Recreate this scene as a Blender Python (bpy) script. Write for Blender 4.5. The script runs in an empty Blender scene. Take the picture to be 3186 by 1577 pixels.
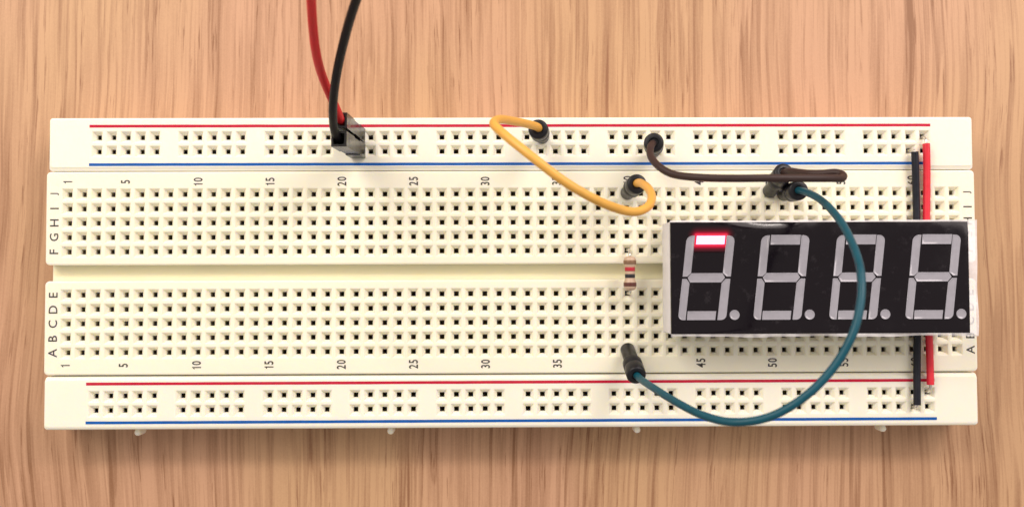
import bpy, math, random
from mathutils import Vector, Matrix
random.seed(7)
S = 0.001                       # everything below is written in millimetres
scene = bpy.context.scene
COL = scene.collection

# ------------------------------------------------------------------ camera
cam_d = bpy.data.cameras.new("camera")
cam = bpy.data.objects.new("camera", cam_d)
COL.objects.link(cam)
cam.location = (-1.948 * S, -2.053 * S, 164.11 * S)
cam.rotation_euler = (0.0343049, -0.0108544, -0.0034260)
cam_d.sensor_fit = 'HORIZONTAL'
cam_d.sensor_width = 36.0
cam_d.lens = 36.0 * 2733.0 / 3186.0
cam_d.clip_start = 0.005
cam_d.clip_end = 20.0
cam_d.dof.use_dof = True
cam_d.dof.focus_distance = 152 * S
cam_d.dof.aperture_fstop = 20.0
scene.camera = cam

# ------------------------------------------------------------------ light
world = bpy.data.worlds.new("World")
scene.world = world
world.use_nodes = True
bg = world.node_tree.nodes["Background"]
bg.inputs["Color"].default_value = (1.0, 0.93, 0.86, 1)
bg.inputs["Strength"].default_value = 0.47

def area(name, loc, target, sx, sy, power, color):
    d = bpy.data.lights.new(name, 'AREA')
    d.shape = 'RECTANGLE'
    d.size = sx * S
    d.size_y = sy * S
    d.energy = power
    d.color = color
    o = bpy.data.objects.new(name, d)
    COL.objects.link(o)
    o.location = Vector(loc) * S
    v = (Vector(target) - Vector(loc))
    o.rotation_euler = v.to_track_quat('-Z', 'Y').to_euler()
    return o

area("lamp_behind_left", (-235, 205, 250), (-50, 0, 0), 340, 240, 0.95, (1.0, 0.885, 0.765))
area("lamp_behind_right", (250, 205, 250), (60, 0, 0), 340, 240, 0.95, (1.0, 0.875, 0.84))
area("ceiling_tube_left", (-190, 250, 300), (-30, 0, 0), 140, 24, 0.40, (1.0, 0.90, 0.80))
area("ceiling_tube_right", (200, 250, 300), (50, 0, 0), 140, 24, 0.40, (1.0, 0.90, 0.84))

scene.view_settings.view_transform = 'Standard'
scene.view_settings.look = 'None'
scene.view_settings.exposure = 0.0
scene.view_settings.gamma = 1.0

# ------------------------------------------------------------------ materials
def new_mat(name):
    m = bpy.data.materials.new(name)
    m.use_nodes = True
    nt = m.node_tree
    return m, nt, nt.nodes["Principled BSDF"]

def plain(name, col, rough=0.5, metal=0.0, spec=0.5, bump=0.0, bscale=900.0, mottle=0.0, mscale=120.0, coat=0.0):
    m, nt, b = new_mat(name)
    N, L = nt.nodes.new, nt.links.new
    b.inputs["Base Color"].default_value = (*col, 1)
    b.inputs["Roughness"].default_value = rough
    b.inputs["Metallic"].default_value = metal
    b.inputs["Specular IOR Level"].default_value = spec
    b.inputs["Coat Weight"].default_value = coat
    tc = N("ShaderNodeTexCoord")
    if mottle > 0:
        n = N("ShaderNodeTexNoise"); n.inputs["Scale"].default_value = mscale; n.inputs["Detail"].default_value = 5
        L(tc.outputs["Object"], n.inputs["Vector"])
        r = N("ShaderNodeMapRange"); r.inputs[1].default_value = 0.3; r.inputs[2].default_value = 0.7
        r.inputs[3].default_value = 1 - mottle; r.inputs[4].default_value = 1 + mottle
        L(n.outputs["Fac"], r.inputs[0])
        mx = N("ShaderNodeMix"); mx.data_type = 'RGBA'; mx.blend_type = 'MULTIPLY'; mx.inputs[0].default_value = 1
        mx.inputs[6].default_value = (*col, 1)
        L(r.outputs[0], mx.inputs[7])
        L(mx.outputs[2], b.inputs["Base Color"])
        rr = N("ShaderNodeMapRange"); rr.inputs[1].default_value = 0.3; rr.inputs[2].default_value = 0.7
        rr.inputs[3].default_value = max(0, rough - 0.08); rr.inputs[4].default_value = min(1, rough + 0.08)
        L(n.outputs["Fac"], rr.inputs[0]); L(rr.outputs[0], b.inputs["Roughness"])
    if bump > 0:
        n2 = N("ShaderNodeTexNoise"); n2.inputs["Scale"].default_value = bscale; n2.inputs["Detail"].default_value = 3
        L(tc.outputs["Object"], n2.inputs["Vector"])
        bp = N("ShaderNodeBump"); bp.inputs["Strength"].default_value = bump; bp.inputs["Distance"].default_value = 0.0002
        L(n2.outputs["Fac"], bp.inputs["Height"]); L(bp.outputs["Normal"], b.inputs["Normal"])
    return m

def plastic_mat(name, col):
    m = plain(name, col, rough=0.42, spec=0.35, bump=0.06, bscale=2600, mottle=0.012, mscale=60)
    b = m.node_tree.nodes["Principled BSDF"]
    b.inputs["Subsurface Weight"].default_value = 0.5
    b.inputs["Subsurface Radius"].default_value = (1.0, 0.85, 0.35)
    b.inputs["Subsurface Scale"].default_value = 0.0011
    return m

def emit_mat(name, col, strength):
    m, nt, b = new_mat(name)
    b.inputs["Base Color"].default_value = (0.03, 0.004, 0.006, 1)
    b.inputs["Emission Color"].default_value = (*col, 1)
    b.inputs["Emission Strength"].default_value = strength
    return m

def wood_mat():
    m, nt, b = new_mat("oak_veneer")
    N, L = nt.nodes.new, nt.links.new
    tc = N("ShaderNodeTexCoord")
    BEND = []
    def noise(sx, sy, detail, rough=0.5, dist=0.0, off=0.0, bent=False):
        mp = N("ShaderNodeMapping"); mp.inputs["Scale"].default_value = (sx, sy, 1); mp.inputs["Location"].default_value = (off, off * 0.7, off * 0.3)
        mp.inputs["Rotation"].default_value = (0, 0, math.radians(1.0))
        n = N("ShaderNodeTexNoise"); n.inputs["Scale"].default_value = 1.0; n.inputs["Detail"].default_value = detail
        n.inputs["Roughness"].default_value = rough; n.inputs["Distortion"].default_value = dist
        src = tc.outputs["Object"]
        if bent:
            cb = N("ShaderNodeCombineXYZ"); L(math_('MULTIPLY', BEND[0], 0.011), cb.inputs[0])
            va = N("ShaderNodeVectorMath"); va.operation = 'ADD'; L(src, va.inputs[0]); L(cb.outputs[0], va.inputs[1]); src = va.outputs[0]
        L(src, mp.inputs["Vector"]); L(mp.outputs[0], n.inputs["Vector"])
        return n.outputs["Fac"]
    def math_(op, a, bb=None, clamp=False):
        n = N("ShaderNodeMath"); n.operation = op; n.use_clamp = clamp
        for i, v in enumerate((a, bb)):
            if v is None: continue
            if isinstance(v, (int, float)): n.inputs[i].default_value = v
            else: L(v, n.inputs[i])
        return n.outputs[0]
    def mrange(v, a, bb, c, d, smooth=True):
        n = N("ShaderNodeMapRange"); n.interpolation_type = 'SMOOTHSTEP' if smooth else 'LINEAR'
        n.inputs[1].default_value = a; n.inputs[2].default_value = bb; n.inputs[3].default_value = c; n.inputs[4].default_value = d
        L(v, n.inputs[0]); return n.outputs[0]
    bend = noise(9, 11, 2.0, 0.5, 0, 31.0)          # slow sideways drift of the grain
    BEND.append(bend)
    def streak(sx, sy, detail, lo, hi, off, rough=0.5): return mrange(noise(sx, sy, detail, rough, 0, off, True), lo, hi, 0.0, 1.0)
    def saw(sx, sy, k, off, lo):
        v = math_('FRACT', math_('MULTIPLY', noise(sx, sy, 2.0, 0.5, 0.0, off, True), k))
        return math_('MULTIPLY', mrange(v, lo, 0.93, 0.0, 1.0), mrange(v, 0.95, 1.0, 1.0, 0.0))
    gate = streak(120, 14, 2, 0.40, 0.62, 9.0)
    bands = streak(150, 7, 3, 0.47, 0.60, 0.0)
    lens = streak(620, 20, 3, 0.50, 0.575, 3.1)
    thin = streak(1400, 30, 3, 0.53, 0.60, 5.7)
    rings = saw(250, 7.0, 4.5, 17.0, 0.60)
    fine = noise(2000, 45, 4, 0.65, 0, 1.0, True)
    pores = streak(2600, 110, 2, 0.59, 0.66, 7.0)
    poregate = streak(330, 32, 2, 0.50, 0.60, 13.0)
    speck = noise(4200, 3200, 2, 0.5, 0, 2.0)
    broad = noise(26, 9, 2, 0.5, 0, 20.0)
    terms = [math_('MULTIPLY', bands, 0.16), math_('MULTIPLY', lens, 0.25), math_('MULTIPLY', thin, 0.28),
             math_('MULTIPLY', math_('MULTIPLY', rings, math_('ADD', math_('MULTIPLY', gate, 0.7), 0.2)), 0.50),
             math_('MULTIPLY', math_('MULTIPLY', pores, poregate), 0.55), mrange(fine, 0.3, 0.7, -0.15, 0.15, False)]
    dark = terms[0]
    for q in terms[1:]: dark = math_('ADD', dark, q)
    dark = math_('ADD', dark, mrange(speck, 0.3, 0.7, -0.07, 0.07, False), True)
    base = N("ShaderNodeMix"); base.data_type = 'RGBA'
    L(mrange(broad, 0.35, 0.65, 0.0, 1.0), base.inputs[0])
    base.inputs[6].default_value = (0.535, 0.325, 0.180, 1)
    base.inputs[7].default_value = (0.545, 0.312, 0.194, 1)
    mx = N("ShaderNodeMix"); mx.data_type = 'RGBA'
    L(dark, mx.inputs[0]); L(base.outputs[2], mx.inputs[6])
    mx.inputs[7].default_value = (0.270, 0.130, 0.066, 1)
    L(mx.outputs[2], b.inputs["Base Color"])
    b.inputs["Roughness"].default_value = 0.5
    b.inputs["Specular IOR Level"].default_value = 0.3
    bp = N("ShaderNodeBump"); bp.inputs["Strength"].default_value = 0.12; bp.inputs["Distance"].default_value = 0.0001
    bp.invert = True
    L(dark, bp.inputs["Height"]); L(bp.outputs[0], b.inputs["Normal"])
    return m

CREAM = plastic_mat("cream_plastic", (0.86, 0.825, 0.685))
CREAM2 = plastic_mat("cream_plastic_rail", (0.86, 0.83, 0.715))
CHAN = plastic_mat("cream_plastic_channel_shaded", (0.84, 0.80, 0.58))  # same cream plastic, yellowed to paint in light bounced inside the recess
CLIP = plain("shade_darkened_contact_metal", (0.22, 0.185, 0.14), 0.45, metal=0.7, mottle=0.15, mscale=900)  # contact metal darkened to paint in the shade deep in the holes
LEAF = plain("spring_leaf_metal", (0.62, 0.56, 0.48), 0.38, metal=0.85, mottle=0.25, mscale=700)
FOAM = plain("adhesive_foam", (0.55, 0.52, 0.45), 0.9, bump=0.3)
INK = plain("black_ink", (0.035, 0.03, 0.028), 0.6, mottle=0.25, mscale=3000)
RED_INK = plain("red_ink", (0.50, 0.012, 0.040), 0.6, spec=0.2, mottle=0.12, mscale=1800)
BLUE_INK = plain("blue_ink", (0.006, 0.095, 0.38), 0.6, spec=0.2, mottle=0.12, mscale=1800)
BLACK_PLASTIC = plain("black_moulded_plastic", (0.010, 0.010, 0.013), 0.38, spec=0.3, mottle=0.2, mscale=900, bump=0.15, bscale=1800)
HOUSING = plain("black_housing_plastic", (0.016, 0.015, 0.015), 0.22, spec=0.55, mottle=0.2, mscale=700, bump=0.06, bscale=1500)
YELLOW = plain("yellow_insulation", (0.74, 0.39, 0.07), 0.45, mottle=0.05, mscale=500, bump=0.08)
BROWN = plain("brown_insulation", (0.038, 0.021, 0.019), 0.5, spec=0.3, mottle=0.15, mscale=500, bump=0.1)
TEAL = plain("teal_insulation", (0.003, 0.070, 0.104), 0.42, spec=0.3, mottle=0.08, mscale=500, bump=0.08)
RED_W = plain("red_insulation", (0.56, 0.016, 0.022), 0.5, spec=0.3, mottle=0.08, mscale=700, bump=0.12)
RED_W2 = plain("red_core_insulation", (0.68, 0.02, 0.04), 0.42, mottle=0.06, mscale=700, bump=0.1)
BLACK_W = plain("black_insulation", (0.007, 0.006, 0.008), 0.45, spec=0.25, mottle=0.15, mscale=700, bump=0.12)
BLACK_W2 = plain("black_core_insulation", (0.008, 0.009, 0.016), 0.45, spec=0.3, mottle=0.15, mscale=700, bump=0.12)
TIN = plain("tinned_wire", (0.70, 0.67, 0.62), 0.3, metal=0.9, mottle=0.06, mscale=900)
BEIGE = plain("resistor_body_lacquer", (0.54, 0.385, 0.275), 0.35, mottle=0.06, mscale=900)
BAND_GOLD = plain("band_gold", (0.25, 0.145, 0.085), 0.35, metal=0.3)
BAND_RED = plain("band_red", (0.45, 0.018, 0.035), 0.35)
BAND_BLACK = plain("band_black", (0.02, 0.018, 0.022), 0.35)
BAND_BROWN = plain("band_brown", (0.11, 0.030, 0.022), 0.35)
WHITE_BODY = plain("display_body_plastic", (0.74, 0.72, 0.74), 0.35, mottle=0.05, mscale=400, bump=0.2, bscale=700)
SEG = plain("segment_resin", (0.33, 0.32, 0.365), 0.08, spec=1.0, mottle=0.06, mscale=700)
SEG_RIM = plain("segment_resin_rim", (0.37, 0.335, 0.385), 0.15, spec=0.6)
LIT = emit_mat("lit_segment_core", (1.0, 0.035, 0.06), 26.0)
LIT_RIM = emit_mat("painted_segment_glow", (1.0, 0.0, 0.05), 0.75)  # emissive ring painting the glow at the lit segment's edge
LIT_HALO = [emit_mat("painted_red_halo", (1.0, 0.0, 0.06), k) for k in (0.70, 0.34, 0.18, 0.105, 0.062, 0.038, 0.022, 0.012, 0.006)]  # fading emissive rings paint the segment's red spill onto the face
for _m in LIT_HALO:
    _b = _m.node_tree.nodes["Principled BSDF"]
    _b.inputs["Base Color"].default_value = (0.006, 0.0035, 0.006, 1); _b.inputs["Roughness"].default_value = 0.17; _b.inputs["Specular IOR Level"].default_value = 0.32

def face_mat():
    m = plain("display_face_black", (0.006, 0.0035, 0.006), 0.17, spec=0.32)
    nt = m.node_tree; b = nt.nodes["Principled BSDF"]; N, L = nt.nodes.new, nt.links.new
    tc = N("ShaderNodeTexCoord")
    n = N("ShaderNodeTexNoise"); n.inputs["Scale"].default_value = 160; n.inputs["Detail"].default_value = 6; n.inputs["Roughness"].default_value = 0.7
    L(tc.outputs["Object"], n.inputs["Vector"])
    r = N("ShaderNodeMapRange"); r.inputs[1].default_value = 0.45; r.inputs[2].default_value = 0.75; r.inputs[3].default_value = 0.10; r.inputs[4].default_value = 0.32
    L(n.outputs["Fac"], r.inputs[0]); L(r.outputs[0], b.inputs["Roughness"])
    # dust specks and greasy smears
    n2 = N("ShaderNodeTexNoise"); n2.inputs["Scale"].default_value = 380; n2.inputs["Detail"].default_value = 8; n2.inputs["Roughness"].default_value = 0.75
    L(tc.outputs["Object"], n2.inputs["Vector"])
    r2 = N("ShaderNodeMapRange"); r2.inputs[1].default_value = 0.58; r2.inputs[2].default_value = 0.85; r2.inputs[3].default_value = 0.0; r2.inputs[4].default_value = 0.2
    L(n2.outputs["Fac"], r2.inputs[0])
    mx = N("ShaderNodeMix"); mx.data_type = 'RGBA'
    mx.inputs[6].default_value = (0.006, 0.0035, 0.006, 1); mx.inputs[7].default_value = (0.20, 0.18, 0.2, 1)
    L(r2.outputs[0], mx.inputs[0]); L(mx.outputs[2], b.inputs["Base Color"])
    n3 = N("ShaderNodeTexNoise"); n3.inputs["Scale"].default_value = 90; n3.inputs["Detail"].default_value = 2
    L(tc.outputs["Object"], n3.inputs["Vector"])
    bp = N("ShaderNodeBump"); bp.inputs["Strength"].default_value = 0.4; bp.inputs["Distance"].default_value = 0.0004
    L(n3.outputs["Fac"], bp.inputs["Height"]); L(bp.outputs[0], b.inputs["Normal"])
    return m
FACE = face_mat()

def film_mat():
    m, nt, b = new_mat("clear_protective_film")
    N, L = nt.nodes.new, nt.links.new
    b.inputs["Base Color"].default_value = (0.88, 0.86, 0.88, 1)
    b.inputs["Roughness"].default_value = 0.12
    b.inputs["Alpha"].default_value = 0.42
    tc = N("ShaderNodeTexCoord")
    n = N("ShaderNodeTexNoise"); n.inputs["Scale"].default_value = 260; n.inputs["Detail"].default_value = 3
    L(tc.outputs["Object"], n.inputs["Vector"])
    r = N("ShaderNodeMapRange"); r.inputs[1].default_value = 0.35; r.inputs[2].default_value = 0.7; r.inputs[3].default_value = 0.50; r.inputs[4].default_value = 0.90
    L(n.outputs["Fac"], r.inputs[0]); L(r.outputs[0], b.inputs["Alpha"])
    bp = N("ShaderNodeBump"); bp.inputs["Strength"].default_value = 0.6; bp.inputs["Distance"].default_value = 0.0004
    L(n.outputs["Fac"], bp.inputs["Height"]); L(bp.outputs[0], b.inputs["Normal"])
    return m
FILM = film_mat()
WOOD = wood_mat()

# ------------------------------------------------------------------ helpers
class MB:
    """collects faces (mm) and links them as one mesh object"""
    def __init__(self): self.v, self.f, self.sm = [], [], []
    def quad(self, pts, smooth=False):
        i = len(self.v); self.v += [tuple(p) for p in pts]; self.f.append(tuple(range(i, i + len(pts)))); self.sm.append(smooth)
    def rings(self, rings, closed=True, cap0=False, cap1=False, smooth=True):
        base = len(self.v); n = len(rings[0])
        for r in rings: self.v += [tuple(p) for p in r]
        for k in range(len(rings) - 1):
            for j in range(n if closed else n - 1):
                a = base + k * n + j; b_ = base + k * n + (j + 1) % n
                self.f.append((a, b_, b_ + n, a + n)); self.sm.append(smooth)
        if cap0: self.f.append(tuple(base + j for j in reversed(range(n)))); self.sm.append(False)
        if cap1:
            o = base + (len(rings) - 1) * n
            self.f.append(tuple(o + j for j in range(n))); self.sm.append(False)
    def box(self, x0, y0, z0, x1, y1, z1):
        r0 = [(x0, y0, z0), (x1, y0, z0), (x1, y1, z0), (x0, y1, z0)]
        r1 = [(x0, y0, z1), (x1, y0, z1), (x1, y1, z1), (x0, y1, z1)]
        self.rings([r0, r1], cap0=True, cap1=True, smooth=False)
    def tube(self, pts, r, sides=14, cap=True):
        pts = [Vector(p) for p in pts]
        n = len(pts)
        T = [(pts[min(i + 1, n - 1)] - pts[max(i - 1, 0)]).normalized() for i in range(n)]
        up = Vector((0, 0, 1)) if abs(T[0].z) < 0.9 else Vector((1, 0, 0))
        U = (up - T[0] * up.dot(T[0])).normalized()
        rings = []
        for i in range(n):
            U = (U - T[i] * U.dot(T[i])).normalized()
            W = T[i].cross(U)
            rr = r(i / (n - 1)) if callable(r) else r
            rings.append([pts[i] + (U * math.cos(2 * math.pi * k / sides) + W * math.sin(2 * math.pi * k / sides)) * rr for k in range(sides)])
        self.rings(rings, cap0=cap, cap1=cap)
    def lathe(self, base, axis, prof, sides=28, cap0=True, cap1=True):
        base = Vector(base); A = Vector(axis).normalized()
        up = Vector((1, 0, 0)) if abs(A.x) < 0.9 else Vector((0, 1, 0))
        U = (up - A * up.dot(A)).normalized(); W = A.cross(U)
        rings = [[base + A * h + (U * math.cos(2 * math.pi * k / sides) + W * math.sin(2 * math.pi * k / sides)) * r for k in range(sides)] for h, r in prof]
        self.rings(rings, cap0=cap0, cap1=cap1)
    def mesh(self, name, m):
        me = bpy.data.meshes.new(name)
        me.from_pydata([(x * S, y * S, z * S) for x, y, z in self.v], [], self.f)
        me.polygons.foreach_set("use_smooth", self.sm)
        me.materials.append(m)
        me.update()
        return me
    def build(self, name, m, parent=None, loc=(0, 0, 0), sharp=None):
        me = self.mesh(name, m)
        if sharp: me.set_sharp_from_angle(angle=math.radians(sharp))
        return link(name, me, parent, loc)

def link(name, me, parent=None, loc=(0, 0, 0)):
    o = bpy.data.objects.new(name, me)
    COL.objects.link(o)
    o.location = Vector(loc) * S
    if parent: o.parent = parent
    return o

def thing(name, label, cat, loc=(0, 0, 0), group=None):
    o = bpy.data.objects.new(name, None)
    COL.objects.link(o)
    o.location = Vector(loc) * S
    o.empty_display_size = 0.005
    o["label"] = label; o["category"] = cat
    if group: o["group"] = group
    return o

def spline(P, per=8):
    P = [Vector(p) for p in P]
    Q = [P[0] * 2 - P[1]] + P + [P[-1] * 2 - P[-2]]
    out = []
    for i in range(1, len(Q) - 2):
        p0, p1, p2, p3 = Q[i - 1], Q[i], Q[i + 1], Q[i + 2]
        t0 = 0.0; t1 = t0 + max((p1 - p0).length, 1e-4) ** .5; t2 = t1 + max((p2 - p1).length, 1e-4) ** .5; t3 = t2 + max((p3 - p2).length, 1e-4) ** .5
        for k in range(per):
            t = t1 + (t2 - t1) * k / per
            a1 = p0 * ((t1 - t) / (t1 - t0)) + p1 * ((t - t0) / (t1 - t0))
            a2 = p1 * ((t2 - t) / (t2 - t1)) + p2 * ((t - t1) / (t2 - t1))
            a3 = p2 * ((t3 - t) / (t3 - t2)) + p3 * ((t - t2) / (t3 - t2))
            b1 = a1 * ((t2 - t) / (t2 - t0)) + a2 * ((t - t0) / (t2 - t0))
            b2 = a2 * ((t3 - t) / (t3 - t1)) + a3 * ((t - t1) / (t3 - t1))
            out.append(b1 * ((t2 - t) / (t2 - t1)) + b2 * ((t - t1) / (t2 - t1)))
    out.append(P[-1])
    # smooth twice so hand-read points do not kink
    for _ in range(3):
        out = [out[0]] + [(out[i - 1] + out[i] * 2 + out[i + 1]) / 4 for i in range(1, len(out) - 1)] + [out[-1]]
    return out

def rrect(x0, y0, x1, y1, r, z, n=4):
    pts = []
    for cx, cy, a0 in ((x1 - r, y1 - r, 0), (x0 + r, y1 - r, 90), (x0 + r, y0 + r, 180), (x1 - r, y0 + r, 270)):
        for k in range(n + 1):
            a = math.radians(a0 + 90 * k / n)
            pts.append((cx + r * math.cos(a), cy + r * math.sin(a), z))
    return pts

# ------------------------------------------------------------------ table
t = MB(); t.quad([(-700, -500, 0), (700, -500, 0), (700, 500, 0), (-700, 500, 0)])
table = t.build("table_surface", WOOD); table["kind"] = "structure"

# ------------------------------------------------------------------ breadboard
P = 2.54
T = 8.5
board = thing("breadboard", "long cream plastic breadboard with red and blue rail stripes lying on wood", "breadboard")

def col_x(n): return (n - 32) * P

def hole_block(name, x0, y0, x1, y1, top, low, cells, m, corner=0.7):
    """block whose top face carries square funnel holes. top/low: insets (w,s,e,n) of the top face and z of its edge."""
    mb = MB()
    xs = sorted({round(c[0], 4) for c in cells}); ys = sorted({round(c[1], 4) for c in cells})
    gx0, gx1, gy0, gy1 = xs[0] - P / 2, xs[-1] + P / 2, ys[0] - P / 2, ys[-1] + P / 2
    cellset = {(round(c[0], 4), round(c[1], 4)) for c in cells}
    nx = round((gx1 - gx0) / P)
    for yy in ys:
        for i in range(nx):
            cx = gx0 + P * (i + .5)
            key = None
            for q in ((round(cx, 4), yy),):
                if q in cellset: key = q
            h = P / 2
            sq = lambda a, z, jx=0, jy=0: [(cx - a + jx, yy - a + jy, z), (cx + a + jx, yy - a + jy, z), (cx + a + jx, yy + a + jy, z), (cx - a + jx, yy + a + jy, z)]
            if key is None:
                mb.quad(sq(h, T)); continue
            jx, jy = random.uniform(-.015, .015), random.uniform(-.015, .015)
            prof = [(h, T), (1.08, T), (0.99, T - 0.035), (0.91, T - 0.10), (0.82, T - 0.22), (0.46, T - 0.78), (0.42, T - 0.90), (0.42, T - 1.52), (1.0, T - 1.55)]
            mb.rings([sq(a, z, 0 if k == 0 else jx, 0 if k == 0 else jy) for k, (a, z) in enumerate(prof)], smooth=False)
    # margin between the grid and the rounded outline
    n = 4
    w, s, e, nn = top
    ring = rrect(x0 + w, y0 + s, x1 - e, y1 - nn, corner, T, n)
    A, B, C, D = (gx1, gy1, T), (gx0, gy1, T), (gx0, gy0, T), (gx1, gy0, T)
    m_ = n // 2
    q = n + 1
    for k0, U_, V_ in ((m_, A, B), (q + m_, B, C), (2 * q + m_, C, D), (3 * q + m_, D, A)):
        mb.quad([ring[k % (4 * q)] for k in range(k0, k0 + q + 1)] + [V_, U_])
    rings = [ring]
    for ww, ss, ee, nn2, dz in low:
        rings.append(rrect(x0 + ww, y0 + ss, x1 - ee, y1 - nn2, corner, T - dz, n))
    mb.rings([list(reversed(r)) for r in rings], smooth=True)
    return mb.build(name, m, board, sharp=28)

ROUND = [(0.05, 0.05, 0.05, 0.05, 0.10), (0, 0, 0, 0, 0.32), (-0.05, -0.05, -0.05, -0.05, 7.7)]
RTOP = (0.28, 0.28, 0.28, 0.28)
rows_hi = [3.81 + P * i for i in range(5)]
rows_lo = [-3.81 - P * i for i in range(5)]
strip_hi = hole_block("terminal_strip", -82.5, 1.45, 82.5, 17.95, RTOP, ROUND, [(col_x(n), y) for n in range(1, 64) for y in rows_hi], CREAM)
strip_lo = hole_block("terminal_strip", -82.5, -17.85, 82.4, -1.35, RTOP, ROUND, [(col_x(n), y) for n in range(1, 64) for y in rows_lo], CREAM)
rail_cols = [3 + 6 * g + k for g in range(10) for k in range(5)]
rail_hi = hole_block("power_rail", -82.1, 18.02, 82.3, 27.5, (0.25, 0.72, 0.25, 0.3),
                     [(0.06, 0.64, 0.06, 0.06, 0.10), (0, 0.10, 0, 0, 0.24), (0, 0.0, 0, 0, 0.9), (-0.05, 0, -0.05, -0.05, 7.7)],
                     [(col_x(n), y) for n in rail_cols for y in (21.59, 24.13)], CREAM2, 0.5)
rail_lo = hole_block("power_rail", -82.4, -27.4, 82.3, -18.05, (0.25, 0.60, 0.25, 0.72),
                     [(0.12, 0.36, 0.12, 0.67, 0.06), (0.04, 0.14, 0.04, 0.45, 0.2), (0, 0, 0, 0.10, 0.5), (0, 0, 0, 0.0, 0.9), (-0.05, -0.05, -0.05, 0, 7.7)],
                     [(col_x(n), y) for n in rail_cols for y in (-21.59, -24.13)], CREAM2, 0.5)

ch = MB(); ch.box(-82.3, -1.45, 1.0, 82.2, 1.55, 6.1)
ch.build("centre_channel", CHAN, board)
fo = MB(); fo.box(-81.2, -26.6, 0.02, 81.2, 26.8, 1.2)
fo.build("adhesive_backing", FOAM, board)

# spring contacts under the holes
def clip_mesh(axis, n=5):
    mb = MB()
    L2 = P * (n - 1) / 2 + 0.9
    w = 0.62; leaves = set()
    z1, z0 = -1.55, -4.6
    def q(*pts): mb.quad([(a, b_, c) if axis == 'y' else (b_, a, c) for a, b_, c in pts])
    q((-w, -L2, z0), (w, -L2, z0), (w, L2, z0), (-w, L2, z0))
    for s in (-1, 1):
        q((s * w, -L2, z0), (s * w, L2, z0), (s * w, L2, z1), (s * w, -L2, z1))
        for k in range(n):                      # one bent spring leaf each side of every hole
            c = (k - (n - 1) / 2) * P
            prof = [(0.50, -1.58), (0.43, -1.75), (0.36, -2.2), (0.26, -2.9), (0.22, -3.4)]
            for (xa, za), (xb, zb) in zip(prof, prof[1:]):
                ha, hb = 0.62, 0.62
                leaves.add(len(mb.f))
                q((s * xa, c - ha, za), (s * xa, c + ha, za), (s * xb, c + hb, zb), (s * xb, c - hb, zb))
    for s in (-1, 1): q((-w, s * L2, z0), (w, s * L2, z0), (w, s * L2, z1), (-w, s * L2, z1))
    me = mb.mesh("contact_clip", CLIP)
    me.materials.append(LEAF)
    for p in me.polygons:
        if p.index in leaves: p.material_index = 1
    return me
cm_y, cm_x = clip_mesh('y'), clip_mesh('x')
for n in range(1, 64):
    for strip, yc in ((strip_hi, 3.81 + 2 * P), (strip_lo, -3.81 - 2 * P)):
        link("contact_clip", cm_y, strip, (col_x(n) + random.uniform(-.13, .13), yc, T))
for g in range(10):
    for rail, yy in ((rail_hi, 21.59), (rail_hi, 24.13), (rail_lo, -21.59), (rail_lo, -24.13)):
        link("contact_clip", cm_x, rail, (col_x(5 + 6 * g), yy + random.uniform(-.05, .05), T))

# printed stripes: thin layers of ink
def stripe(rail, y, xa, xb, m, w=0.50):
    mb = MB(); n = 60
    rows = []
    for i in range(n + 1):
        x = xa + (xb - xa) * i / n
        j = random.uniform(-.012, .012); k = random.uniform(-.012, .012)
        rows.append([(x, y - w / 2 + j, T + 0.006), (x, y + w / 2 + k, T + 0.006)])
    for a, b_ in zip(rows, rows[1:]): mb.quad([a[0], b_[0], b_[1], a[1]])
    return mb.build("printed_stripe", m, rail)
stripe(rail_hi, 26.03, -75.05, 74.75, RED_INK)["label"] = "red stripe"
stripe(rail_hi, 19.20, -75.05, 74.6, BLUE_INK)["label"] = "blue stripe"
stripe(rail_lo, -19.38, -75.05, 74.6, RED_INK)["label"] = "red stripe"
stripe(rail_lo, -26.14, -75.05, 74.9, BLUE_INK)["label"] = "blue stripe"

# printed row letters and column numbers
_txt = {}
def glyph(ch, bold):
    """flat outline faces of one character, unit cap height, x from 0; returns (verts, faces, width)"""
    if ch == "1":
        p = [(0.18, 0), (0.35, 0), (0.35, 1.0), (0.25, 1.0), (0.19, 0.88), (0.0, 0.79), (0.0, 0.67), (0.18, 0.75)]
        return p, [tuple(range(8))], 0.46
    c = bpy.data.curves.new("print", 'FONT')
    c.body = ch; c.size = 1.0; c.resolution_u = 3; c.offset = bold
    o = bpy.data.objects.new("print", c); COL.objects.link(o)
    me = bpy.data.meshes.new_from_object(o.evaluated_get(bpy.context.evaluated_depsgraph_get()))
    xs = [v.co.x for v in me.vertices]; ys = [v.co.y for v in me.vertices]
    x0, y0, k = min(xs), min(ys), 1.0 / (max(ys) - min(ys))
    v = [((q.co.x - x0) * k, (q.co.y - y0) * k) for q in me.vertices]
    f = [tuple(p.vertices) for p in me.polygons]
    bpy.data.objects.remove(o); bpy.data.curves.remove(c); bpy.data.meshes.remove(me)
    return v, f, (max(xs) - x0) * k
def text_mesh(body, cap, xs):
    key = (body, cap, xs)
    if key in _txt: return _txt[key]
    mb = MB(); x = 0
    for ch in body:
        v, f, w = glyph(ch, 0.016 if body.isdigit() else 0.008)
        i = len(mb.v)
        mb.v += [((x + a) * cap * xs, b_ * cap, 0) for a, b_ in v]
        for q in f: mb.f.append(tuple(i + k for k in q)); mb.sm.append(False)
        x += w + 0.17
    W = (x - 0.17) * cap * xs
    mb.v = [(-(b_ - cap / 2), a - W / 2, 0) for a, b_, _ in mb.v]     # centred, turned a quarter anticlockwise
    _txt[key] = mb.mesh("print", INK)
    return _txt[key]
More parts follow.
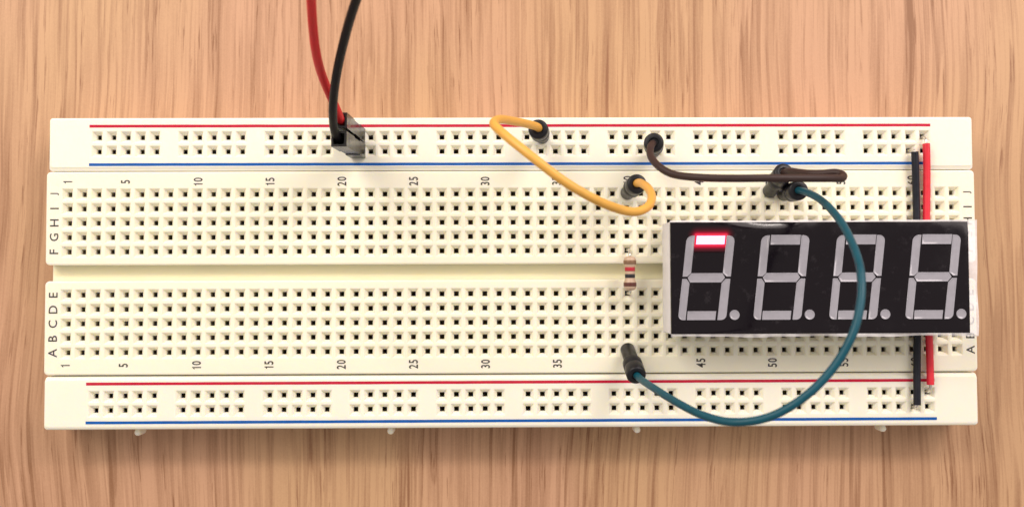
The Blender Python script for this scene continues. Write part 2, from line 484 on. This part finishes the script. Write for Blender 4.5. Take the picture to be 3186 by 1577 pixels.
for strip, rows, ltr in ((strip_hi, rows_hi, "FGHIJ"), (strip_lo, rows_lo, "EDCBA")):
    for y, ch_ in zip(rows, ltr):
        me = text_mesh(ch_, 1.52, 1.0)
        link("printed_letter", me, strip, (-81.0, y + 0.02, T + 0.006))
        link("printed_letter", me, strip, (81.15, y - 0.05, T + 0.006))
for strip, y in ((strip_hi, 16.15), (strip_lo, -16.15)):
    for n in [1] + list(range(5, 61, 5)):
        me = text_mesh(str(n), 1.6, 0.70)
        link("printed_number", me, strip, (col_x(n) + (0.1 if n >= 10 else 0), y, T + 0.006))

# joining pegs along the front edge, and two small nibs on the end
for x in (-66.9, -22.0, 22.1, 66.3):
    mb = MB()
    o2 = [(x - .34, -27.2)] + [(x + .60 * math.cos(math.radians(t)), -28.25 + .60 * math.sin(math.radians(t))) for t in range(140, 401, 20)] + [(x + .34, -27.2)]
    cx, cy = x, -28.1
    rings = [[(cx + (a - cx) * k, cy + (b_ - cy) * k, z) for a, b_ in o2] for k, z in ((.8, 3.6), (1, 3.9), (1, 5.9), (0.93, 6.2), (0.75, 6.4), (0.4, 6.5))]
    mb.rings(rings, cap0=True, cap1=True)
    mb.build("joining_peg", CREAM2, rail_lo, sharp=50)
for rail, y in ((rail_hi, 23.1), (rail_lo, -23.0)):
    mb = MB(); mb.lathe((82.2, y, 6.4), (1, 0, 0), [(0, 0.55), (0.35, 0.5), (0.55, 0.3)], 12)
    mb.build("moulding_nib", CREAM2, rail)

# ------------------------------------------------------------------ moulded jumper wires
JW = "jumper wires with round black plugs"
def jumper(name, label, mat, pts, plugs, r=0.62):
    p0 = plugs[0][0]
    o = thing(name, label, "jumper wire", (p0[0], p0[1], T), JW)
    off = Vector((p0[0], p0[1], T))
    w = MB(); w.tube([Vector(p) - off for p in spline(pts, 8)], r, 16)
    w.build("insulated_wire", mat, o)
    for base, top in plugs:
        base, top = Vector(base), Vector(top)
        ax = (top - base); Ln = ax.length
        pl = MB()
        k = Ln
        pl.lathe(base - off, ax, [(0, 1.12), (0.12, 1.24), (0.48 * k, 1.27), (0.50 * k, 1.36), (0.515 * k, 1.58), (0.54 * k, 1.66), (0.68 * k, 1.68), (0.70 * k, 1.58),
                                   (0.73 * k, 1.58), (0.75 * k, 1.68), (0.965 * k, 1.66), (0.99 * k, 1.55), (1.0 * k, 1.40), (0.998 * k, 0.85), (0.97 * k, 0.72)], 32)
        po = pl.build("plug", BLACK_PLASTIC, o, sharp=55)
        pn = MB(); pn.tube([base - off + ax.normalized() * 0.3, base - off - Vector((0, 0, 2.4))], 0.3, 8)
        pn.build("pin", TIN, po)
    return o

jumper("jumper_wire", "yellow jumper wire arched from the red-striped rail edge to hole J40", YELLOW,
       [(4.35, 23.85, 16.8), (4.0, 24.0, 18.4), (2.43, 24.0, 21.0), (-0.24, 23.6, 26.0), (-2.42, 22.92, 31.0), (-3.2, 21.76, 34.0), (-2.0, 19.93, 37.0), (1.83, 16.28, 40.0),
        (6.89, 12.37, 40.0), (11.61, 9.94, 38.0), (15.44, 8.81, 35.0), (18.1, 8.61, 33.0), (20.23, 9.56, 31.0), (21.36, 11.25, 28.0), (21.42, 13.17, 24.0), (20.75, 14.55, 19.5), (20.6, 14.6, 17.0)],
       [((5.21, 24.0, 8.5), (4.08, 23.74, 18.0)), ((20.32, 13.97, 8.5), (20.62, 14.55, 18.0))], 0.68)
jumper("jumper_wire", "dark brown jumper wire looping back over two black plugs in row J", BROWN,
       [(23.5, 21.4, 17.2), (23.1, 21.1, 18.6), (22.5, 20.2, 20.3), (22.2, 18.7, 22.0), (22.87, 16.62, 25.0), (24.69, 15.03, 27.0), (28.38, 14.1, 30.0), (33.62, 13.84, 31.0),
        (38.3, 13.85, 31.2), (43.2, 13.87, 30.8), (47.5, 13.97, 29.8), (49.7, 14.08, 28.8), (51.25, 14.2, 27.8), (51.75, 14.85, 26.8), (51.0, 15.35, 25.9), (49.2, 15.3, 25.0), (47.6, 15.45, 23.8), (46.5, 15.9, 21.8), (45.6, 16.4, 19.6), (45.3, 16.4, 16.8)],
       [((25.09, 21.5, 8.5), (23.46, 21.44, 18.0)), ((45.72, 14.2, 8.5), (45.31, 16.42, 18.0))], 0.60)
jumper("jumper_wire", "teal jumper wire bowing across the display face down to hole A40", TEAL,
       [(47.75, 13.4, 16.8), (47.75, 13.35, 18.2), (48.04, 12.7, 21.0), (48.85, 11.1, 25.0), (49.35, 7.67, 31.0), (49.3, 3.79, 36.0), (48.88, -0.35, 40.0), (47.98, -4.81, 42.0),
        (46.4, -9.17, 43.0), (43.84, -13.53, 43.0), (39.94, -17.5, 43.0), (35.26, -20.55, 42.0), (30.8, -21.68, 40.0), (27.23, -21.3, 36.0), (24.18, -19.95, 31.0), (21.92, -18.6, 25.0),
        (20.75, -17.8, 18.5), (20.45, -17.3, 15.6)],
       [((48.26, 13.7, 8.5), (47.7, 13.34, 18.0)), ((20.1, -13.6, 8.5), (20.47, -17.56, 16.6))], 0.60)

# ------------------------------------------------------------------ two leads with square housings
def lead(label, mat, pts, hx, hy, tx, ty, top=22.5):
    o = thing("connector_lead", label, "connector lead", (hx, hy, T), "leads with square black housings")
    off = Vector((hx, hy, T))
    h = 1.26; H = top - T
    def sq(a, b_, z):
        k = z / H; cx, cy = (tx - hx) * k, (ty - hy) * k
        return [(cx - a, cy - b_, z), (cx + a, cy - b_, z), (cx + a, cy + b_, z), (cx - a, cy + b_, z)]
    mb = MB()
    mb.rings([sq(h - .08, h - .08, 0.02), sq(h, h, 0.12), sq(h, h, 4.2), sq(h - .02, h - .16, 4.35), sq(h - .02, h - .16, 8.2), sq(h, h, 8.4), sq(h, h, H - .08), sq(h - .06, h - .06, H),
              sq(0.92, 0.92, H), sq(0.90, 0.90, H - 2.2)], cap0=True, cap1=True, smooth=False)
    mb.build("housing", HOUSING, o)
    w = MB(); w.tube([Vector(p) - off for p in spline(pts, 8)], 0.68, 16)
    w.build("insulated_wire", mat, o)
    pn = MB(); pn.box(-.3, -.3, -2.6, .3, .3, 0.05)
    pn.build("pin", TIN, o)
    return o
lead("red lead in the square black housing nearest the board edge", RED_W,
     [(-28.1, 24.45, 20.4), (-28.1, 24.6, 22.2), (-28.3, 25.7, 24.5), (-28.94, 27.77, 27.5), (-29.43, 29.96, 31.0), (-29.36, 31.87, 35.0), (-28.95, 34.08, 39.0), (-28.33, 36.08, 43.0), (-27.6, 37.87, 47.0), (-26.8, 39.6, 51), (-26, 41.2, 55), (-25.2, 43, 58.5)],
     -27.5, 24.22, -28.3, 24.45)
lead("black lead in the square black housing nearer the printed number 20", BLACK_W,
     [(-28.55, 21.5, 20.4), (-28.8, 21.95, 22.3), (-28.85, 23.0, 24.0), (-28.45, 25.03, 27.0), (-27.37, 28.21, 31.0), (-26.05, 31.17, 34.5), (-24.53, 33.89, 38.0), (-23.23, 35.79, 41.0), (-21.84, 37.55, 44.0), (-20.94, 38.66, 46.0), (-19.6, 40.4, 49), (-18.3, 42.2, 52)],
     -27.45, 21.5, -28.35, 21.42)

# ------------------------------------------------------------------ solid-core bridge wires
def bridge(label, mat, pts, ends, r=0.62):
    o = thing("bridge_wire", label, "bridge wire", (pts[0][0], pts[0][1], T), "straight solid-core bridge wires under the display")
    off = Vector((pts[0][0], pts[0][1], T))
    w = MB(); w.tube([Vector(p) - off for p in spline(pts, 8)], r, 16)
    w.build("insulated_wire", mat, o, sharp=60)
    for e in ends:
        b_ = MB(); b_.tube([Vector(p) - off for p in spline(e, 5)], 0.27, 8)
        b_.build("bare_end", TIN, o)
bridge("straight red bridge wire ducking under the display to both rails", RED_W2,
       [(73.34, 22.48, 9.75), (73.40, 20.5, 9.7), (73.50, 17.5, 9.45), (73.42, 12.0, 9.3), (73.32, 9.16, 9.3), (73.3, 0, 9.2), (73.39, -11.71, 9.3), (73.42, -16.0, 9.4), (73.35, -20.06, 9.55)],
       [[(73.34, 22.3, 9.75), (73.35, 23.1, 9.7), (73.42, 23.6, 9.2), (73.55, 23.9, 8.2), (73.6, 24.05, 6.2)],
        [(73.35, -19.9, 9.55), (73.4, -20.5, 9.45), (73.45, -21.0, 9.0), (73.5, -21.4, 8.2), (73.55, -21.55, 6.2)]])
bridge("straight black bridge wire ducking under the display beside the red one", BLACK_W2,
       [(71.28, 21.03, 9.75), (71.36, 18.5, 9.7), (71.47, 16.06, 9.5), (71.58, 12, 9.3), (71.6, 9.16, 9.3), (71.45, 0, 9.2), (71.28, -11.7, 9.3), (71.1, -17, 9.4), (70.83, -23.58, 9.75)],
       [[(71.28, 20.9, 9.75), (71.2, 21.4, 9.4), (71.15, 21.5, 8.4), (71.1, 21.55, 6.2)],
        [(70.83, -23.4, 9.75), (70.85, -23.9, 9.4), (70.95, -24.1, 8.4), (71.0, -24.13, 6.2)]])

# ------------------------------------------------------------------ resistor
res = thing("resistor", "small beige resistor with red and black bands bridging the centre channel", "resistor", (20.17, 0, T))
z = 3.4
body = MB()
prof = [(0, 0.35), (0.12, 0.75), (0.4, 1.02), (0.8, 1.10), (1.35, 1.09), (1.62, 0.98), (1.95, 0.86), (3.9, 0.85), (4.25, 0.96), (4.55, 1.09), (5.2, 1.10), (5.6, 1.02), (5.85, 0.75), (5.97, 0.35)]
body.lathe((0, 2.65, z), (0, -1, 0), prof, 28)
body.build("body", BEIGE, res)
def prof_r(h):
    for (a, ra), (b_, rb) in zip(prof, prof[1:]):
        if a <= h <= b_: return ra + (rb - ra) * (h - a) / (b_ - a)
for h0, h1, m in ((0.72, 1.42, BAND_GOLD), (1.93, 2.62, BAND_RED), (3.12, 3.78, BAND_BLACK), (4.58, 5.25, BAND_BROWN)):
    mb = MB()
    hs = [h0 + (h1 - h0) * i / 4 for i in range(5)]
    mb.lathe((0, 2.65, z), (0, -1, 0), [(hs[0], prof_r(hs[0]) - .02)] + [(h, prof_r(h) + 0.025) for h in hs] + [(hs[-1], prof_r(hs[-1]) - .02)], 28)
    mb.build("colour_band", m, res)
for s in (1, -1):
    mb = MB()
    yb = 2.6 if s == 1 else -3.25
    mb.tube(spline([(0, yb, z), (0.02, yb + s * .35, z - .03), (0.1, (3.6 if s == 1 else -3.72), z - 0.9), (0.15, 3.81 * s, 0.6), (0.15, 3.81 * s, -2.4)], 5), 0.26, 8)
    mb.build("lead_wire", TIN, res)

# ------------------------------------------------------------------ LED display
DX0, DX1, DY0, DY1, DT = 26.22, 76.38, -10.55, 8.12, 17.5
disp = thing("segment_display", "black four digit LED display with one red segment lit, in clear film", "display", ((DX0 + DX1) / 2, (DY0 + DY1) / 2, T))
off = Vector(((DX0 + DX1) / 2, (DY0 + DY1) / 2, T))
ox, oy, oz = off
mb = MB()
bx0, bx1, by0, by1 = DX0 - ox - .06, DX1 - ox + .06, DY0 - oy - .10, DY1 - oy + .16
mb.rings([rrect(bx0 + .1, by0 + .1, bx1 - .1, by1 - .1, .25, 1.7), rrect(bx0, by0, bx1, by1, .25, 1.8), rrect(bx0, by0, bx1, by1, .25, 8.2), rrect(bx0 + .1, by0 + .1, bx1 - .1, by1 - .1, .2, 8.32)], cap0=True, cap1=True)
mb.build("housing", WHITE_BODY, disp, sharp=40)
# face: thin black cover whose edge rolls over a little
fx0, fx1, fy0, fy1 = DX0 - ox, DX1 - ox, DY0 - oy, DY1 - oy
def grad(a, b_, n_edge, n_mid, e):
    xs = [a + e * (i / n_edge) ** 1.6 for i in range(n_edge)] + [a + e + (b_ - a - 2 * e) * i / n_mid for i in range(n_mid + 1)]
    return xs + [b_ - e * (i / n_edge) ** 1.6 for i in reversed(range(n_edge))]
gx, gy = grad(fx0, fx1, 8, 40, 1.6), grad(fy0, fy1, 12, 16, 2.4)
def face_z(x, y):
    d = 0
    kt = 0.16 + 0.40 * math.exp(-((x - fx0 - 17.0) / 6.0) ** 2)
    for q, e, k in ((x - fx0, 1.2, .10), (fx1 - x, 0.8, .06), (y - fy0, 0.8, .06), (fy1 - y, 2.4, kt)):
        if q < e: d += k * (1 - q / e) ** 2
    return 9.0 - d
mb = MB()
idx = {}
for i, x in enumerate(gx):
    for j, y in enumerate(gy):
        idx[i, j] = len(mb.v); mb.v.append((x, y, face_z(x, y)))
for i in range(len(gx) - 1):
    for j in range(len(gy) - 1):
        mb.f.append((idx[i, j], idx[i + 1, j], idx[i + 1, j + 1], idx[i, j + 1])); mb.sm.append(True)
rim = [(i, 0) for i in range(len(gx))] + [(len(gx) - 1, j) for j in range(1, len(gy))] + [(i, len(gy) - 1) for i in reversed(range(len(gx) - 1))] + [(0, j) for j in reversed(range(1, len(gy) - 1))]
for a, b_ in zip(rim, rim[1:] + rim[:1]):
    pa, pb = mb.v[idx[a]], mb.v[idx[b_]]
    mb.quad([pb, pa, (pa[0], pa[1], 8.3), (pb[0], pb[1], 8.3)])
face = mb.build("face", FACE, disp)

# segment outlines in millimetres, before the italic slant
K = 1 / 43.3
def pt(x, y): return ((x - 247) * K, (828 - y) * K)
def arc(cx, cy, r, a0, a1, n=5): return [(cx + r * math.cos(math.radians(a0 + (a1 - a0) * i / n)), cy - r * math.sin(math.radians(a0 + (a1 - a0) * i / n))) for i in range(n + 1)]
SEGS = {
    "top": [(316, 215), (531, 215), (531, 286), (316, 286)],
    "upper_left": [(306, 218), (306, 490), (282, 515), (247, 515)] + arc(291, 262, 44, 180, 90),
    "upper_right": [(537, 218)] + arc(553, 262, 44, 90, 0) + [(597, 515), (567, 515), (537, 490)],
    "middle": [(285, 523), (309, 490), (533, 490), (556, 523), (531, 557), (306, 557)],
    "lower_left": [(247, 531), (278, 531), (302, 562), (302, 828)] + arc(283, 792, 36, 270, 180),
    "lower_right": [(536, 562), (562, 531), (595, 531)] + arc(559, 792, 36, 0, -90) + [(532, 828)],
    "bottom": [(311, 764), (517, 764), (517, 828), (311, 828)],
}
SH = 0.116
def seg_pts(poly): return [(a + SH * b_, b_) for a, b_ in (pt(*p) for p in poly)]
def inset(poly, d):
    n = len(poly); out = []
    area2 = sum(poly[i][0] * poly[(i + 1) % n][1] - poly[(i + 1) % n][0] * poly[i][1] for i in range(n))
    sgn = 1 if area2 > 0 else -1
    for i in range(n):
        p, c, q = Vector(poly[i - 1]), Vector(poly[i]), Vector(poly[(i + 1) % n])
        e1 = (c - p).normalized(); e2 = (q - c).normalized()
        n1 = Vector((-e1.y, e1.x)) * sgn; n2 = Vector((-e2.y, e2.x)) * sgn
        b_ = (n1 + n2); b_ = b_ / max(0.35, b_.length_squared) * 2
        out.append(tuple(c + b_ * d))
    return out
def seg_mesh(name, poly, lit=False):
    if sum(poly[i][0] * poly[(i + 1) % len(poly)][1] - poly[(i + 1) % len(poly)][0] * poly[i][1] for i in range(len(poly))) < 0: poly = poly[::-1]
    mb = MB()
    lv = [(0, 0.0), (0.0, 0.12), (0.03, 0.119), (0.07, 0.109), (0.29, 0.036), (0.33, 0.030)] if not lit else [(0, 0), (0, 0.05)]
    if lit: lv = [(0, 0.0), (0.0, 0.06), (0.07, 0.07)]
    if lit: poly = inset(poly, 0.10)
    rings = [[(a, b_, zz + 0.02) for a, b_ in inset(poly, d)] for d, zz in lv]
    mb.rings(rings, cap1=True, smooth=True)
    return mb.mesh(name, LIT if lit else SEG)
seg_me = {k: seg_mesh("segment", seg_pts(p)) for k, p in SEGS.items()}
lit_me = seg_mesh("segment", seg_pts(SEGS["top"]), True)
dot_me = seg_mesh("decimal_point", [(0.83 * math.cos(2 * math.pi * i / 20), 0.83 * math.sin(2 * math.pi * i / 20)) for i in range(20)])
for d, xz in enumerate((247, 792, 1342, 1896)):
    lx = fx0 + (xz - 200) / 43.3
    ly = fy0 + (929 + 2 * d - (828 + 1.5 * d)) / 43.4
    for k, me in seg_me.items():
        lit = d == 0 and k == "top"
        o = link("segment", lit_me if lit else me, face, (lx, ly, 9.0))
        if lit:
            o["label"] = "lit red segment"
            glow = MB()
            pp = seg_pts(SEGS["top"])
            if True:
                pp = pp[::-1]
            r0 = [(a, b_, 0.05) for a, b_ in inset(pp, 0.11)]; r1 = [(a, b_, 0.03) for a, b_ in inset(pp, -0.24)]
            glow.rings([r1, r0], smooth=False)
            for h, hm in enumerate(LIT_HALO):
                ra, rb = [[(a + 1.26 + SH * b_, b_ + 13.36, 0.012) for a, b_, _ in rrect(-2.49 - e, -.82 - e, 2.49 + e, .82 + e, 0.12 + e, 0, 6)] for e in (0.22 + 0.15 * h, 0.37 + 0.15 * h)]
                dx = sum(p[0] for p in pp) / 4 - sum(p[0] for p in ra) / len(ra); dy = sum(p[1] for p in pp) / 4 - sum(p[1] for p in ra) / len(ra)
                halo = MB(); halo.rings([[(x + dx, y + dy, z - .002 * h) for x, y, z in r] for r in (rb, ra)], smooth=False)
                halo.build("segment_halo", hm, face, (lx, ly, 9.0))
            g = glow.build("segment_glow", LIT_RIM, face, (lx, ly, 9.0)); g["label"] = "painted red glow ring"
    link("decimal_point", dot_me, face, (lx + 411 * K, ly + 36 * K, 9.0))

# clear film overhanging the face on three sides
mb = MB()
film_out = [(fx0 - .02, fx1 + 1.55, fy0 - .52, fy1 + .34)]
X0, X1, Y0, Y1 = film_out[0]
def strip_film(pa, pb, n, f):
    rows = []
    for i in range(n + 1):
        u = i / n
        a = Vector(pa[0]).lerp(Vector(pa[1]), u); b_ = Vector(pb[0]).lerp(Vector(pb[1]), u)
        w = f(u)
        rows.append([(a.x, a.y, a.z), ((a.x + b_.x) / 2 + w[0] * .4, (a.y + b_.y) / 2 + w[1] * .4, (a.z + b_.z) / 2 + w[2]), (b_.x + w[0], b_.y + w[1], b_.z + w[2])])
    for a, b_ in zip(rows, rows[1:]):
        for k in range(2): mb.quad([a[k], a[k + 1], b_[k + 1], b_[k]], True)
zf = 8.9
strip_film([(fx1 - .02, fy0, zf + .06), (fx1 - .02, fy1, zf - .2)], [(X1, Y0, zf - .25), (X1, Y1, zf - .1)], 14, lambda u: (0.08 * math.sin(u * 9), 0, 0.12 * math.sin(u * 13)))
strip_film([(fx0, fy0 + .02, zf - .05), (fx1, fy0 + .02, zf + .06)], [(X0, Y0, zf - .3), (X1, Y0, zf - .25)], 40, lambda u: (0, 0.09 * math.sin(u * 17) + 0.05 * math.sin(u * 41), 0.1 * math.sin(u * 23)))
strip_film([(fx0, fy1 - .02, zf - .2), (fx1, fy1 - .02, zf - .2)], [(X0, Y1, zf - .3), (X1, Y1, zf - .1)], 40, lambda u: (0, 0.04 * math.sin(u * 19), 0.05 * math.sin(u * 29)))
mb.build("protective_film", FILM, disp)
for sy in (1, -1):
    for k in range(6):
        mb = MB(); mb.box(-.25, -.15, -2.5, .25, .15, 1.75)
        mb.build("pin", TIN, disp, (((k - 2.5) * P), sy * 7.62, 0))
